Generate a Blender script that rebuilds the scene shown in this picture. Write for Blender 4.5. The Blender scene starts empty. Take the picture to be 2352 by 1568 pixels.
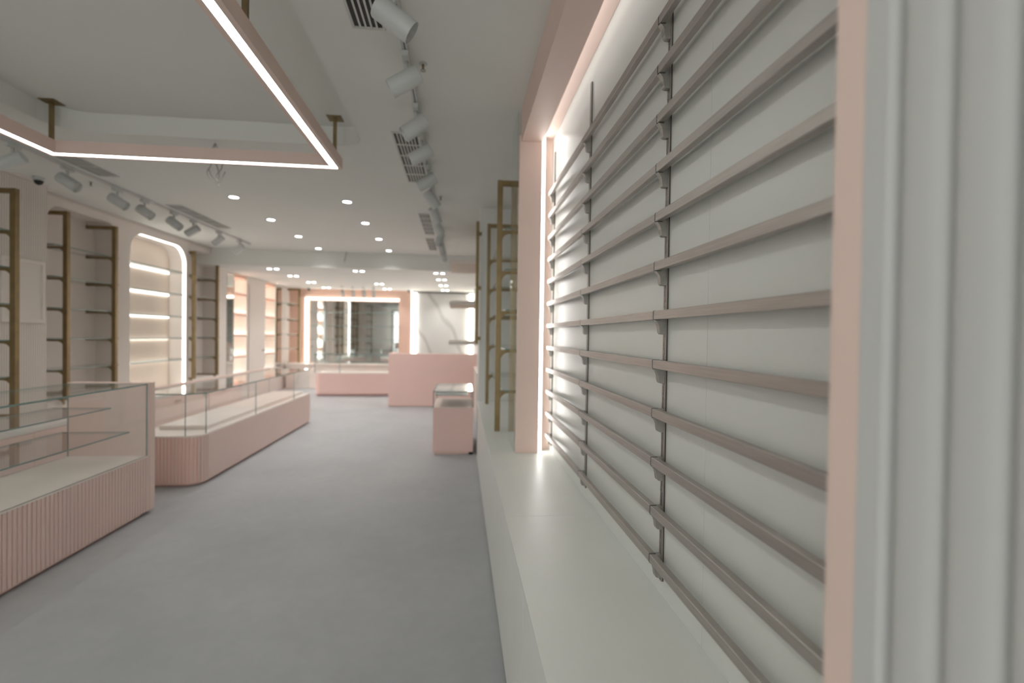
import bpy, bmesh, math, random
from mathutils import Vector, Matrix
random.seed(7)
S = bpy.context.scene
COL = S.collection
H = 1.40          # camera height; every z below is given relative to the camera
PI = math.pi

# ------------------------------------------------------------------ camera
F_PX, CX, CY = 1130.0, 1176.0, 784.0
v = Vector(((1057-CX)/F_PX, -(768-CY)/F_PX, 1)).normalized()
zx, zy = .014, 1.0
z = Vector((zx, zy, -(zx*v[0]+zy*v[1])/v[2])).normalized()
x = v.cross(z)
if x[0] < 0: x = -x
right = Vector((x[0], v[0], z[0])); up = Vector((x[1], v[1], z[1])); fwd = Vector((x[2], v[2], z[2]))
cam = bpy.data.cameras.new('camera'); co = bpy.data.objects.new('camera', cam); COL.objects.link(co)
co.matrix_world = Matrix(((right.x, up.x, -fwd.x, 0), (right.y, up.y, -fwd.y, 0), (right.z, up.z, -fwd.z, H), (0, 0, 0, 1)))
cam.sensor_width = 36; cam.lens = F_PX/2352*36; cam.clip_start = .02
cam.dof.use_dof = True; cam.dof.focus_distance = 1.42; cam.dof.aperture_fstop = 1.75
S.camera = co

# ------------------------------------------------------------------ world, exposure
W = bpy.data.worlds.new('world'); S.world = W; W.use_nodes = True
W.node_tree.nodes['Background'].inputs[0].default_value = (1.0, .985, .97, 1)
W.node_tree.nodes['Background'].inputs[1].default_value = 1.35
S.view_settings.view_transform = 'Standard'; S.view_settings.look = 'None'
S.view_settings.exposure = 0.97; S.view_settings.gamma = 1; S.view_settings.use_curve_mapping = False
E_PEND, E_LED, E_SPOT, E_SPOT2, E_LENS = 11.0, 9.0, 18.5, 15.0, 7.0

# ------------------------------------------------------------------ materials
def mat(name, col, rough=.6, metal=0, noise=0, scale=8, spec=.5, aniso=None, bump=0):
    m = bpy.data.materials.new(name); m.use_nodes = True
    nt = m.node_tree; b = nt.nodes['Principled BSDF']
    b.inputs['Base Color'].default_value = (*col, 1); b.inputs['Roughness'].default_value = rough
    b.inputs['Metallic'].default_value = metal; b.inputs['Specular IOR Level'].default_value = spec
    tc = nt.nodes.new('ShaderNodeTexCoord'); mp = nt.nodes.new('ShaderNodeMapping')
    nt.links.new(tc.outputs['Object'], mp.inputs[0])
    if aniso: mp.inputs['Scale'].default_value = aniso
    n = nt.nodes.new('ShaderNodeTexNoise'); n.inputs['Scale'].default_value = scale; n.inputs['Detail'].default_value = 5
    nt.links.new(mp.outputs[0], n.inputs['Vector'])
    if noise:
        r = nt.nodes.new('ShaderNodeValToRGB')
        r.color_ramp.elements[0].position = .3; r.color_ramp.elements[1].position = .7
        r.color_ramp.elements[0].color = (*[c*(1-noise) for c in col], 1)
        r.color_ramp.elements[1].color = (*[min(1, c*(1+noise)) for c in col], 1)
        nt.links.new(n.outputs['Fac'], r.inputs[0]); nt.links.new(r.outputs[0], b.inputs['Base Color'])
    if bump:
        bp = nt.nodes.new('ShaderNodeBump'); bp.inputs['Strength'].default_value = bump; bp.inputs['Distance'].default_value = .002
        nt.links.new(n.outputs['Fac'], bp.inputs['Height']); nt.links.new(bp.outputs[0], b.inputs['Normal'])
    return m
def emis(name, col, s):
    m = bpy.data.materials.new(name); m.use_nodes = True; nt = m.node_tree
    nt.nodes.remove(nt.nodes['Principled BSDF']); e = nt.nodes.new('ShaderNodeEmission')
    e.inputs[0].default_value = (*col, 1); e.inputs[1].default_value = s
    nt.links.new(e.outputs[0], nt.nodes['Material Output'].inputs[0]); return m
def glass(name, tint=(.95, .975, .965), refl=1.0):
    m = bpy.data.materials.new(name); m.use_nodes = True; nt = m.node_tree
    nt.nodes.remove(nt.nodes['Principled BSDF'])
    t = nt.nodes.new('ShaderNodeBsdfTransparent'); t.inputs[0].default_value = (*tint, 1)
    g = nt.nodes.new('ShaderNodeBsdfGlossy'); g.inputs['Roughness'].default_value = .02
    g.inputs[0].default_value = (refl, refl, refl, 1)
    lw = nt.nodes.new('ShaderNodeLayerWeight'); pw = nt.nodes.new('ShaderNodeMath'); pw.operation = 'POWER'; pw.inputs[1].default_value = 5
    nt.links.new(lw.outputs['Facing'], pw.inputs[0])
    f = nt.nodes.new('ShaderNodeMath'); f.operation = 'MULTIPLY_ADD'; f.inputs[1].default_value = .85; f.inputs[2].default_value = .045
    nt.links.new(pw.outputs[0], f.inputs[0])
    mx = nt.nodes.new('ShaderNodeMixShader')
    nt.links.new(f.outputs[0], mx.inputs[0]); nt.links.new(t.outputs[0], mx.inputs[1]); nt.links.new(g.outputs[0], mx.inputs[2])
    nt.links.new(mx.outputs[0], nt.nodes['Material Output'].inputs[0]); return m
M = dict(
    white=mat('white_paint', (.80, .80, .77), .55, noise=.015, scale=1.5, spec=.3),
    ceil=mat('ceiling_paint', (.80, .80, .765), .8, noise=.02, scale=.9, spec=.1),
    board=mat('white_board', (.72, .73, .70), .32, noise=.012, scale=2, spec=.35),
    lam=mat('white_laminate', (.79, .80, .765), .38, noise=.02, scale=3, spec=.4),
    warm=mat('warm_wall_paint', (.82, .75, .70), .7, noise=.015, scale=1.2, spec=.2),
    rib=mat('ribbed_wall_paint', (.80, .735, .685), .7, noise=.02, scale=2, spec=.2),
    pink=mat('pink_laminate', (.85, .60, .545), .45, noise=.02, scale=2, spec=.35),
    pinkw=mat('pink_wall_paint', (.80, .55, .45), .7, noise=.02, scale=2, spec=.2),
    pinkr=mat('pink_rib_face', (.78, .60, .54), .45, noise=.02, scale=2, spec=.35),
    pinkg=mat('pink_rib_groove', (.92, .52, .44), .6, noise=.02, scale=2, spec=.2),
    frame=mat('blush_frame_paint', (.82, .635, .565), .5, noise=.02, scale=3, spec=.3),
    peach=mat('peach_lining', (.72, .61, .52), .6, noise=.02, scale=2, spec=.2),
    cream=mat('cream_laminate', (.84, .81, .74), .5, noise=.02, scale=4, spec=.3),
    deck=mat('pale_deck', (.86, .765, .70), .4, noise=.04, scale=5, spec=.3),
    steel=mat('brushed_steel', (.46, .425, .40), .42, .75, noise=.12, scale=9, aniso=(1, .6, 30)),
    steeld=mat('bracket_steel', (.40, .385, .36), .42, .8, noise=.12, scale=30),
    slot=mat('upright_channel', (.10, .085, .075), .5),
    dark=mat('dark_slot', (.03, .028, .026), .6),
    grey=mat('dark_grey_metal', (.16, .16, .16), .4, .7, noise=.1, scale=20),
    brass=mat('brushed_brass', (.26, .19, .095), .42, .75, noise=.12, scale=14),
    lampw=mat('white_lamp_paint', (.60, .61, .60), .45, noise=.02, scale=10),
    grille=mat('vent_grille_paint', (.60, .60, .57), .5, noise=.02, scale=10),
    black=mat('black_plastic', (.012, .012, .014), .25, noise=.2, scale=20),
    cable=mat('grey_cable', (.42, .40, .38), .6, noise=.1, scale=30),
    flute=mat('fluted_panel_paint', (.60, .60, .59), .6, noise=.01, scale=3, spec=.2),
    gedge=mat('glass_edge', (.20, .30, .28), .2, noise=.1, scale=10),
    glass=glass('clear_glass'), glassd=glass('display_glass', (.988, .993, .99)),
    led=emis('led_white', (1, .99, .96), E_LED), pend=emis('pendant_led', (.97, 1, .95), E_PEND),
    lens=emis('downlight_lens', (.95, .97, 1), E_LENS), ledw=emis('led_warm', (1, .93, .82), 7.0),
    ledn=emis('niche_led', (1, .99, .93), 3.2), leds=emis('shelf_led', (1, .96, .88), 2.6), ledm=emis('mirror_led', (1, .985, .9), 4.0),
    ledt=emis('lintel_led', (1, .99, .96), 2.2),
    ledp=emis('led_blush', (1, .93, .86), 6.0),
)
mm = bpy.data.materials.new('mirror'); mm.use_nodes = True; b = mm.node_tree.nodes['Principled BSDF']
b.inputs['Metallic'].default_value = 1; b.inputs['Roughness'].default_value = .03; b.inputs['Base Color'].default_value = (.72, .75, .74, 1)
M['mirror'] = mm
# floor: cloudy grey microcement with fine mottling
fm = mat('grey_microcement', (.40, .40, .41), .55, spec=.35); nt = fm.node_tree; b = nt.nodes['Principled BSDF']
tc = nt.nodes.new('ShaderNodeTexCoord')
n1 = nt.nodes.new('ShaderNodeTexNoise'); n1.inputs['Scale'].default_value = 1.1; n1.inputs['Detail'].default_value = 8; n1.inputs['Roughness'].default_value = .65
n2 = nt.nodes.new('ShaderNodeTexNoise'); n2.inputs['Scale'].default_value = 14; n2.inputs['Detail'].default_value = 6
nt.links.new(tc.outputs['Object'], n1.inputs['Vector']); nt.links.new(tc.outputs['Object'], n2.inputs['Vector'])
ad = nt.nodes.new('ShaderNodeMath'); ad.operation = 'MULTIPLY_ADD'; ad.inputs[1].default_value = .3
nt.links.new(n2.outputs[0], ad.inputs[0]); nt.links.new(n1.outputs[0], ad.inputs[2])
cr = nt.nodes.new('ShaderNodeValToRGB'); cr.color_ramp.elements[0].position = .45; cr.color_ramp.elements[1].position = .85
cr.color_ramp.elements[0].color = (.360, .365, .374, 1); cr.color_ramp.elements[1].color = (.430, .433, .442, 1)
nt.links.new(ad.outputs[0], cr.inputs[0]); nt.links.new(cr.outputs[0], b.inputs['Base Color'])
M['floor'] = fm
# marble: pale panel with thin grey veins
mb = mat('pale_marble', (.62, .62, .60), .18, spec=.5); nt = mb.node_tree; b = nt.nodes['Principled BSDF']
tc = nt.nodes.new('ShaderNodeTexCoord'); mp = nt.nodes.new('ShaderNodeMapping'); mp.inputs['Rotation'].default_value = (0, .75, 0); mp.inputs['Scale'].default_value = (1, 1, .5)
wv = nt.nodes.new('ShaderNodeTexWave'); wv.inputs['Scale'].default_value = .55; wv.inputs['Distortion'].default_value = 6; wv.inputs['Detail'].default_value = 3; wv.inputs['Detail Scale'].default_value = .8
nt.links.new(tc.outputs['Object'], mp.inputs[0]); nt.links.new(mp.outputs[0], wv.inputs['Vector'])
cr = nt.nodes.new('ShaderNodeValToRGB'); cr.color_ramp.elements[0].position = 0; cr.color_ramp.elements[1].position = .06
cr.color_ramp.elements[0].color = (.47, .46, .44, 1); cr.color_ramp.elements[1].color = (.64, .635, .615, 1)
nt.links.new(wv.outputs[0], cr.inputs[0]); nt.links.new(cr.outputs[0], b.inputs['Base Color'])
M['marble'] = mb

# ------------------------------------------------------------------ mesh helpers (z relative to camera)
def B(): return bmesh.new()
def bx(bm, x0, x1, y0, y1, z0, z1, mi=0, faces_mi=None):
    vs = [bm.verts.new((X, Y, Z+H)) for X in (x0, x1) for Y in (y0, y1) for Z in (z0, z1)]
    q = [(0, 1, 3, 2), (4, 6, 7, 5), (0, 4, 5, 1), (2, 3, 7, 6), (0, 2, 6, 4), (1, 5, 7, 3)]
    for k, f in enumerate(q):
        F = bm.faces.new([vs[i] for i in f]); F.material_index = mi if not faces_mi else faces_mi[k]
    return bm
def prism(bm, pts, a0, a1, axis='z', marks=None):
    """extrude a 2-D outline: axis z -> (x,y), x -> (y,z), y -> (x,z)"""
    def P(p, a):
        if axis == 'z': return (p[0], p[1], a+H)
        if axis == 'x': return (a, p[0], p[1]+H)
        return (p[0], a, p[1]+H)
    A = [bm.verts.new(P(p, a0)) for p in pts]; Bv = [bm.verts.new(P(p, a1)) for p in pts]
    n = len(pts)
    for i in range(n):
        j = (i+1) % n; F = bm.faces.new((A[i], A[j], Bv[j], Bv[i]))
        if marks and i in marks: F.material_index = 1
    bm.faces.new(A[::-1]); bm.faces.new(Bv); return bm
def cyl(bm, p0, p1, r, n=16, r1=None, cap=True):
    p0, p1 = Vector(p0)+Vector((0, 0, H)), Vector(p1)+Vector((0, 0, H)); d = (p1-p0).normalized()
    a = d.orthogonal().normalized(); c = d.cross(a); r1 = r if r1 is None else r1
    A = []; Bv = []
    for k in range(n):
        t = 2*PI*k/n; o = a*math.cos(t)+c*math.sin(t)
        A.append(bm.verts.new(p0+o*r)); Bv.append(bm.verts.new(p1+o*r1))
    for k in range(n):
        j = (k+1) % n; f = bm.faces.new((A[k], A[j], Bv[j], Bv[k])); f.smooth = True
    if cap: bm.faces.new(A[::-1]); bm.faces.new(Bv)
    return bm
def frame_ring(bm, inner, outer, a0, a1, axis):
    """a slab with a shaped hole; inner/outer same-length outlines"""
    def P(p, a):
        if axis == 'z': return (p[0], p[1], a+H)
        if axis == 'x': return (a, p[0], p[1]+H)
        return (p[0], a, p[1]+H)
    L = [[bm.verts.new(P(p, a)) for p in o] for o in (inner, outer) for a in (a0, a1)]
    n = len(inner)
    for i in range(n):
        j = (i+1) % n
        bm.faces.new((L[0][i], L[2][i], L[2][j], L[0][j])); bm.faces.new((L[1][i], L[1][j], L[3][j], L[3][i]))
        bm.faces.new((L[0][i], L[0][j], L[1][j], L[1][i])); bm.faces.new((L[2][i], L[3][i], L[3][j], L[2][j]))
    return bm
def rrect(a0, a1, b0, b1, rads, n=10, outer=None):
    """rounded rectangle, ccw from corner (a0,b0); rads for corners (a0b0),(a1b0),(a1b1),(a0b1).
    returns inner points and matching points on the outer rectangle (a0,a1,b0,b1)"""
    pts = []; out = []; A0, A1, B0, B1 = outer or (a0, a1, b0, b1)
    cs = [(a0, b0, 1, 1, A0, B0), (a1, b0, -1, 1, A1, B0), (a1, b1, -1, -1, A1, B1), (a0, b1, 1, -1, A0, B1)]
    st = [PI, 1.5*PI, 0, .5*PI]
    for k, (ca, cb, sa, sb, oa, ob) in enumerate(cs):
        r = max(rads[k], 1e-4); ox, oy = ca+sa*r, cb+sb*r
        for i in range(n+1):
            t = st[k]+.5*PI*i/n; p = (ox+r*math.cos(t), oy+r*math.sin(t)); pts.append(p)
            u = i/n
            s0 = (oa, p[1]) if (k % 2 == 0) else (p[0], ob)
            s1 = (p[0], ob) if (k % 2 == 0) else (oa, p[1])
            if u < .5:   # before the corner
                w = u*2; q = (s0[0]+(oa-s0[0])*w, s0[1]+(ob-s0[1])*w)
            elif u == .5: q = (oa, ob)
            else:
                w = (u-.5)*2; q = (oa+(s1[0]-oa)*w, ob+(s1[1]-ob)*w)
            out.append(q)
    return pts, out
def obj(name, bm, m, parent=None, bevel=0, smooth=False):
    me = bpy.data.meshes.new(name); bmesh.ops.recalc_face_normals(bm, faces=bm.faces)
    ms = m if isinstance(m, (list, tuple)) else [m]
    if parent is not None:
        off = Vector(parent['_o'])
        o_loc = off
    else:
        xs = [w.co for w in bm.verts]
        off = Vector(((min(c.x for c in xs)+max(c.x for c in xs))/2, (min(c.y for c in xs)+max(c.y for c in xs))/2, min(c.z for c in xs)))
    bmesh.ops.translate(bm, vec=-off, verts=bm.verts)
    bm.to_mesh(me); bm.free()
    for k in ms: me.materials.append(k)
    o = bpy.data.objects.new(name, me); COL.objects.link(o)
    if parent is not None: o.parent = parent
    else: o.location = off
    o['_o'] = [off.x, off.y, off.z]
    if smooth:
        for p in me.polygons: p.use_smooth = True
    if bevel:
        md = o.modifiers.new('bevel', 'BEVEL'); md.width = bevel; md.segments = 2; md.limit_method = 'ANGLE'
    return o
def thing(name, label, cat, loc, group=None):
    o = bpy.data.objects.new(name, None); COL.objects.link(o); o.empty_display_size = .05
    o.location = (loc[0], loc[1], loc[2]+H); o['_o'] = [loc[0], loc[1], loc[2]+H]
    o['label'] = label; o['category'] = cat
    if group: o['group'] = group
    return o
def tag(o, label, cat, group=None):
    o['label'] = label; o['category'] = cat
    if group: o['group'] = group
    return o
def struct(name, bm, m, bevel=0): o = obj(name, bm, m, bevel=bevel); o['kind'] = 'structure'; return o
def dup(root, dloc, label):
    r = root.copy(); COL.objects.link(r); r.location = root.location+Vector(dloc); r['label'] = label
    for ch in list(root.children):
        c = ch.copy(); COL.objects.link(c); c.parent = r
        for g in list(ch.children):
            d = g.copy(); COL.objects.link(d); d.parent = c
    return r
ORD = ['first', 'second', 'third', 'fourth', 'fifth', 'sixth', 'seventh', 'eighth', 'ninth', 'tenth', 'eleventh', 'twelfth']

# ================================================================== SETTING
XL, XLF, YB, ZC, ZF = -4.25, -4.39, 13.25, 1.41, 1.135
CT = -.737                       # worktop level on the right
YR = -3.2                        # rear (shop front) wall
struct('floor', bx(B(), -5.0, .95, YR-.2, 13.5, -1.5, -1.4), M['floor'])
bm = B()
inn, out = rrect(-2.86, -.738, -.6, 3.84, (.18, .18, .16, .22), outer=(-5.0, .95, YR-.2, 8.9))
frame_ring(bm, inn, out, ZC, ZC+.14, 'z'); bx(bm, -3.1, -.5, -.9, 4.1, ZC+.14, ZC+.2)
bx(bm, -5.0, .95, 8.9, 13.5, ZF, ZC+.14)
struct('ceiling', bm, M['ceil'])
# rear wall with shop-front windows (behind the camera)
bm = B(); bx(bm, -5.0, .95, YR-.15, YR, -1.4, -1.32); bx(bm, -5.0, .95, YR-.15, YR, 1.34, ZC)
for a, b_ in ((-5.0, -3.95), (.35, .95)): bx(bm, a, b_, YR-.15, YR, -1.32, 1.34)
struct('wall_rear', bm, M['warm'])
for k in range(3):
    a = -3.95+k*4.3/3; b_ = a+4.3/3
    wf = struct('window_%d' % (k+1), bx(bx(bx(bx(B(), a, b_, YR-.1, YR-.05, -1.32, -1.27), a, b_, YR-.1, YR-.05, 1.29, 1.34), a, a+.04, YR-.1, YR-.05, -1.27, 1.29), b_-.04, b_, YR-.1, YR-.05, -1.27, 1.29), M['grey'])
    obj('pane', bx(B(), a+.04, b_-.04, YR-.085, YR-.075, -1.27, 1.29), M['glass'], wf)
PL = bpy.data.lights.new('window_portal', 'AREA'); PL.shape = 'RECTANGLE'; PL.size = 4.3; PL.size_y = 2.66; PL.cycles.is_portal = True
po = bpy.data.objects.new('window_portal', PL); COL.objects.link(po); po.location = (-1.8, YR-.2, 1.41); po.rotation_euler = (-PI/2, 0, 0)
# back wall
bm = B(); bx(bm, -5.0, -1.29, YB, YB+.15, -1.4, ZF); bx(bm, -1.29, .95, YB+.06, YB+.15, -1.4, ZF)
struct('wall_back', bm, M['pinkw'])
# right wall pieces
bm = B(); bx(bm, .60, .75, YR, 3.07, -1.4, ZC); bx(bm, .60, .75, 3.0, 5.5, -1.4, ZC)
bx(bm, .213, .75, 5.5, 5.95, -1.4, ZC); bx(bm, .345, .75, 5.95, 8.9, -1.4, ZC); bx(bm, .345, .75, 8.9, YB, -1.4, ZF)
struct('wall_right', bm, M['white'])
# left wall: ribbed foreground section
def ribs(y0, y1, xo, pitch, depth, s=1):
    pts = []; yy = y0
    while yy < y1-1e-6:
        pts += [(xo, yy), (xo, yy+pitch*.6), (xo-s*depth, yy+pitch*.68), (xo-s*depth, yy+pitch*.92)]; yy += pitch
    pts.append((xo, y1)); return pts
pts = ribs(YR, 5.30, -4.05, .025, .008); pts += [(-4.6, 5.30), (-4.6, YR)]
bm = B(); prism(bm, pts, -1.4, ZC-.02)
struct('wall_left_ribbed', bm, M['rib'])
# left wall: smooth part with alcoves, illuminated niche, header
bm = B()
bx(bm, -4.65, -4.51, 5.30, 9.45, -1.4, ZC)                       # backing of alcoves and niche
bx(bm, -4.51, XL, 5.30, 9.45, 1.30, ZC)
for (a, b_) in ((5.30, 5.56), (9.19, 9.45)): bx(bm, -4.51, XL, a, b_, -1.4, 1.30)
bx(bm, -4.51, XL, 5.56, 6.62, -1.4, -.76); bx(bm, -4.51, XL, 8.24, 9.19, -1.4, -.76)
inn, out = rrect(6.85, 8.165, -.88, 1.285, (.01, .01, .27, .27), outer=(6.62, 8.24, -1.4, 1.30))
frame_ring(bm, inn, out, -4.51, XL, 'x')
# soft rounded upper corners inside the alcoves
for ya, s in ((5.56, 1), (6.62, -1), (8.24, 1), (9.19, -1)):
    pts = [(ya, 1.30), (ya, 1.12)]
    for k in range(9):
        t = k/8*PI/2; pts.append((ya+s*.18*(1-math.cos(t)), 1.12+.18*math.sin(t)))
    prism(bm, pts if s > 0 else pts[::-1], -4.51, XL-.002, 'x')
struct('wall_left', bm, M['warm'])
# left wall, far part under the lower ceiling with recesses
for a in ((-4.9, -4.70, 9.45, YB, -1.4, ZF), (-4.699, XLF, 9.465, 10.09, -1.4, ZF), (-4.699, XLF, 10.70, 11.64, -1.4, ZF), (-4.699, XLF, 12.27, YB, -1.4, ZF),
          (-4.699, XLF, 10.091, 10.699, -1.4, -.842), (-4.699, XLF, 11.641, 12.269, -1.4, -.842), (-4.65, -4.251, 9.451, 9.464, -1.4, ZF)):
    struct('wall_left_far', bx(B(), *a), M['warm'])
d = struct('door_1', bx(B(), XLF, XLF+.025, 10.76, 11.58, -1.4, .98), M['warm'], .004)
bm = B(); cyl(bm, (XLF+.025, 11.46, -.41), (XLF+.07, 11.46, -.41), .012); cyl(bm, (XLF+.07, 11.47, -.41), (XLF+.07, 11.34, -.41), .010)
obj('door_handle', bm, M['steeld'], d)
# ceiling trims
struct('trim_1', bx(bx(B(), XL, XL+.022, 5.31, 8.9, ZC-.028, ZC-.018), XL, XL+.012, 5.31, 8.9, ZC-.010, ZC), M['warm'])
struct('trim_2', bx(B(), -4.05, -4.03, YR, 5.30, ZC-.022, ZC), M['rib'])
struct('trim_3', bx(bx(B(), -1.28, .34, YB-.02, YB+.05, ZF-.03, ZF), -1.28, .34, YB-.02, YB-.01, ZF-.05, ZF-.03), M['grey'])

# ================================================================== RIGHT DISPLAY NICHE
XW = .582; Y0 = .453
seam = 1.11
bm = B(); bx(bm, XW, .60, .417, seam-.0006, CT, 1.30); bx(bm, XW, .60, seam+.0006, 3.17, CT, 1.30)
struct('wall_right_panel', bm, M['board'])
# blush frame around the niche: outer frame (stepped) + inner lining
bm = B(); bx(bm, .353, .497, 3.05, 3.085, CT, 1.245); struct('trim_4', bm, M['frame'], .002)
bm = B(); bx(bm, .365, .50, .417, .453, CT, 1.245); struct('trim_5', bm, M['frame'], .002)
bm = B(); bx(bm, .365, .497, .453, 3.05, 1.205, 1.245); bx(bm, .365, .385, .417, 3.085, 1.245, ZC); struct('trim_6', bm, M['frame'])
bm = B(); bx(bm, .522, XW-.001, 3.145, 3.17, CT, 1.262); bx(bm, .522, XW-.001, .453, 3.17, 1.262, 1.30); struct('trim_7', bm, M['frame'])
bm = B(); bx(bm, .385, .60, .453, 3.17, 1.30, 1.32); bx(bm, .497, .522, 3.085, 3.16, CT, 1.30); struct('trim_8', bm, M['white'])
tag(obj('led_strip', bx(B(), .4985, .5140, 3.070, 3.078, CT+.002, 1.258), M['led']), 'glowing white vertical led strip in the blush frame beside the steel rails', 'led strip')
tag(obj('led_strip', bx(B(), .4972, .4985, .9, 3.045, 1.213, 1.240), M['ledt']), 'light strip tucked behind the blush lintel above the steel rails', 'led strip')
bm = B()
pts = [(.62, .416), (.365, .416), (.365, .392), (.369, .387), (.378, .384)]
yy = .384; per = .0455
while yy > YR+.1:
    for k in range(1, 21):
        t = k/20; pts.append((.365+.013*(1-(1-(abs(2*t-1))**3.0)**.5), yy-per*t))
    yy -= per
    if yy < -.8: per = .0455
pts += [(.62, yy)]
prism(bm, pts, CT+.001, ZC-.001)
for f in bm.faces: f.smooth = False
struct('wall_right_fluted', bm, M['flute'])

# uprights
UY = [3.052, 2.197, 1.342]; uname = ['far end', 'middle', 'nearest']
up0 = None
for k, yv in enumerate(UY):
    z1, z0 = (1.150, -.692)
    t = thing('slotted_upright', ['steel slotted upright at the far end of the rails by the glowing strip', 'steel slotted upright midway along the white rail wall', 'steel slotted upright nearest the camera, in sharp focus'][k], 'upright', (XW, yv, z0), 'slotted uprights on the rail wall')
    w = .020
    bm = B(); bx(bm, XW-.0045, XW-.0002, yv-w/2, yv+w/2, z0, z1); obj('channel_back', bm, M['slot'], t)
    bm = B()
    for s in (-1, 0, 1): bx(bm, XW-.0065, XW-.0046, yv+s*(w/2-.0022)-.0022, yv+s*(w/2-.0022)+.0022, z0, z1)
    for s in (-1, 1):
        n = int((z1-z0)/.03)
        for i in range(n+1):
            zz = z0+i*.03+(0 if s < 0 else .015)
            if zz+.012 < z1: bx(bm, XW-.0065, XW-.0046, yv+min(0, s*(w/2-.003)), yv+max(0, s*(w/2-.003)), zz, zz+.012)
    obj('slotted_face', bm, M['steel'], t)

# rails and brackets: 12 levels x 3 bays (prototype + copies)
LV = [.901-.13785*k for k in range(12)]
xr = XW-.0065            # face of the uprights
ug = 'display brackets on the slotted uprights'
def make_bracket(yv, zt, label):
    t = thing('display_bracket', label, 'bracket', (xr, yv, zt-.066), ug)
    u = lambda a: xr-a
    body = [(0, 0), (.0145, 0), (.0145, -.0255), (.0315, -.0255), (.0285, -.0285), (.0255, -.0315), (.0220, -.037), (.0195, -.046), (.0185, -.057), (.0165, -.063), (.012, -.066), (0, -.066)]
    bm = B(); prism(bm, [(u(a), c+zt) for a, c in body], yv-.009, yv+.009, 'y'); obj('bracket_body', bm, M['steeld'], t, .0008)
    bm = B(); bx(bm, u(.0325), u(.0146), yv-.0028, yv+.0028, zt-.0255, zt+.001); obj('front_lip', bm, M['grey'], t)
    return t
def make_rail(y0, y1, zt, label, grp):
    t = thing('display_rail', label, 'rail', (xr-.025, (y0+y1)/2, zt-.024), grp)
    a, b_ = xr-.0335, xr-.0150
    bm = B(); c = .0012
    pr = [(b_, 0), (a+c, 0), (a, -c), (a, -.024+c), (a+c, -.024), (b_, -.024), (b_, -.0185), (b_-.0016, -.0185), (b_-.0016, -.0222), (a+.0022, -.0222), (a+.0022, -.0018), (b_-.006, -.0018), (b_-.006, -.0035), (b_-.0045, -.0035), (b_-.0045, -.0018), (b_, -.0018)]
    pr = [(p, q+zt) for p, q in pr]
    prism(bm, pr, y0, y1, 'y'); obj('rail_channel', bm, M['steel'], t)
    for e in (y0+.0004, y1-.0016): obj('end_cap', bx(B(), a+.0023, b_-.0018, e, e+.0012, zt-.022, zt-.002), M['grey'], t)
    return t
bays = [(UY[1]+.0036, UY[0]+.022, 'between far and middle uprights'), (UY[2]+.0036, UY[1]-.0036, 'between middle and nearest uprights'), (.500, UY[2]-.0036, 'from nearest upright to pink edge')]
for bi, (a, b_, txt) in enumerate(bays):
    p = None
    for k, zt in enumerate(LV):
        nm = 'lowest' if k == 11 else ('topmost' if k == 0 else ORD[k]+' from top')
        lab = 'brushed steel display rail, %s, %s' % (nm, txt)
        if p is None: p = make_rail(a, b_, zt, lab, 'steel display rails across the white wall'); z00 = zt
        else: dup(p, (0, 0, zt-z00), lab)
for ui, yv in enumerate(UY):
    p = None
    for k, zt in enumerate(LV):
        nm = 'lowest' if k == 11 else ('topmost' if k == 0 else ORD[k]+' from top')
        lab = 'curved steel bracket, %s, on the %s slotted upright' % (nm, uname[ui])
        if p is None: p = make_bracket(yv, zt, lab)
        else: dup(p, (0, 0, zt-LV[0]), lab)

# base cabinets + worktop on the right
ys = [-2.8, -1.95, -1.08, -.20, .64, 1.475, 2.30, 3.17, 4.03, 4.78, 5.49]
desc = ['farthest', 'second farthest', 'third farthest', 'fourth farthest', 'below the far half of the rail wall', 'below the middle of the rail wall', 'at the bottom edge nearest the camera']
for i in range(len(ys)-1):
    a, b_ = ys[i]+.0008, ys[i+1]-.0008
    if b_ < -1.0: continue
    pos = {4: 'cut by the bottom of the photo', 5: 'second in view, with finger groove under worktop', 3: 'right beside the camera below the fluted panel', 2: 'behind the camera below the fluted panel', 6: 'third from the camera, beneath the bright worktop', 7: 'fourth from the camera, beside the pink frame foot', 8: 'fifth from the camera, under the brass ladders', 9: 'last before the small pink showcase'}.get(i, 'x')
    t = thing('base_cabinet', 'low white base cabinet with flush doors, '+pos, 'cabinet', (.39, (a+b_)/2, -1.4), 'low white cabinets along the right wall')
    obj('body', bx(B(), .221, .599, a, b_, -1.34, CT-.021), M['lam'], t)
    obj('plinth', bx(B(), .235, .58, a, b_, -1.4, -1.34), M['lam'], t)
    mid = {5: 1.87, 6: 2.74}.get(i, (a+b_)/2)
    gap = .022 if i <= 5 else .004
    for (c, e) in ((a+.001, mid-.001), (mid+.001, b_-.001)): obj('door', bx(B(), .201, .220, c, e, -1.385, CT-.018-gap), M['lam'], t, .001)
w1 = obj('worktop', bx(B(), .193, .599, YR+.2, .415, CT-.018, CT), M['lam'])
bpy.data.objects.remove(w1)
for a, b_, l in ((.455, 1.979, 'long white worktop in the foreground below the steel rails'), (1.980, 3.62, 'white worktop section under the blush frame and glowing strip'), (3.621, 5.499, 'white worktop section carrying the brass shelf ladders')):
    a2 = .0 if a < 1 else a
    bm = B(); bx(bm, .193, .599 if a2 else .364, a2 if a2 else -.6, b_, CT-.018, CT) if a2 else (bx(bm, .193, .3645, -.6, .416, CT-.018, CT), bx(bm, .193, .584, .416, b_, CT-.018, CT))
    tag(obj('worktop', bm, M['lam'], bevel=0), l, 'worktop', 'white worktop sections')

# glass fin beside the frame
bm = B(); bx(bm, .345, .352, 3.088, 3.46, CT+.001, 1.40); o = obj('glass_screen', bm, M['glass']); tag(o, 'clear upright glass panel behind the blush frame by the brass ladders', 'glass panel')

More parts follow.
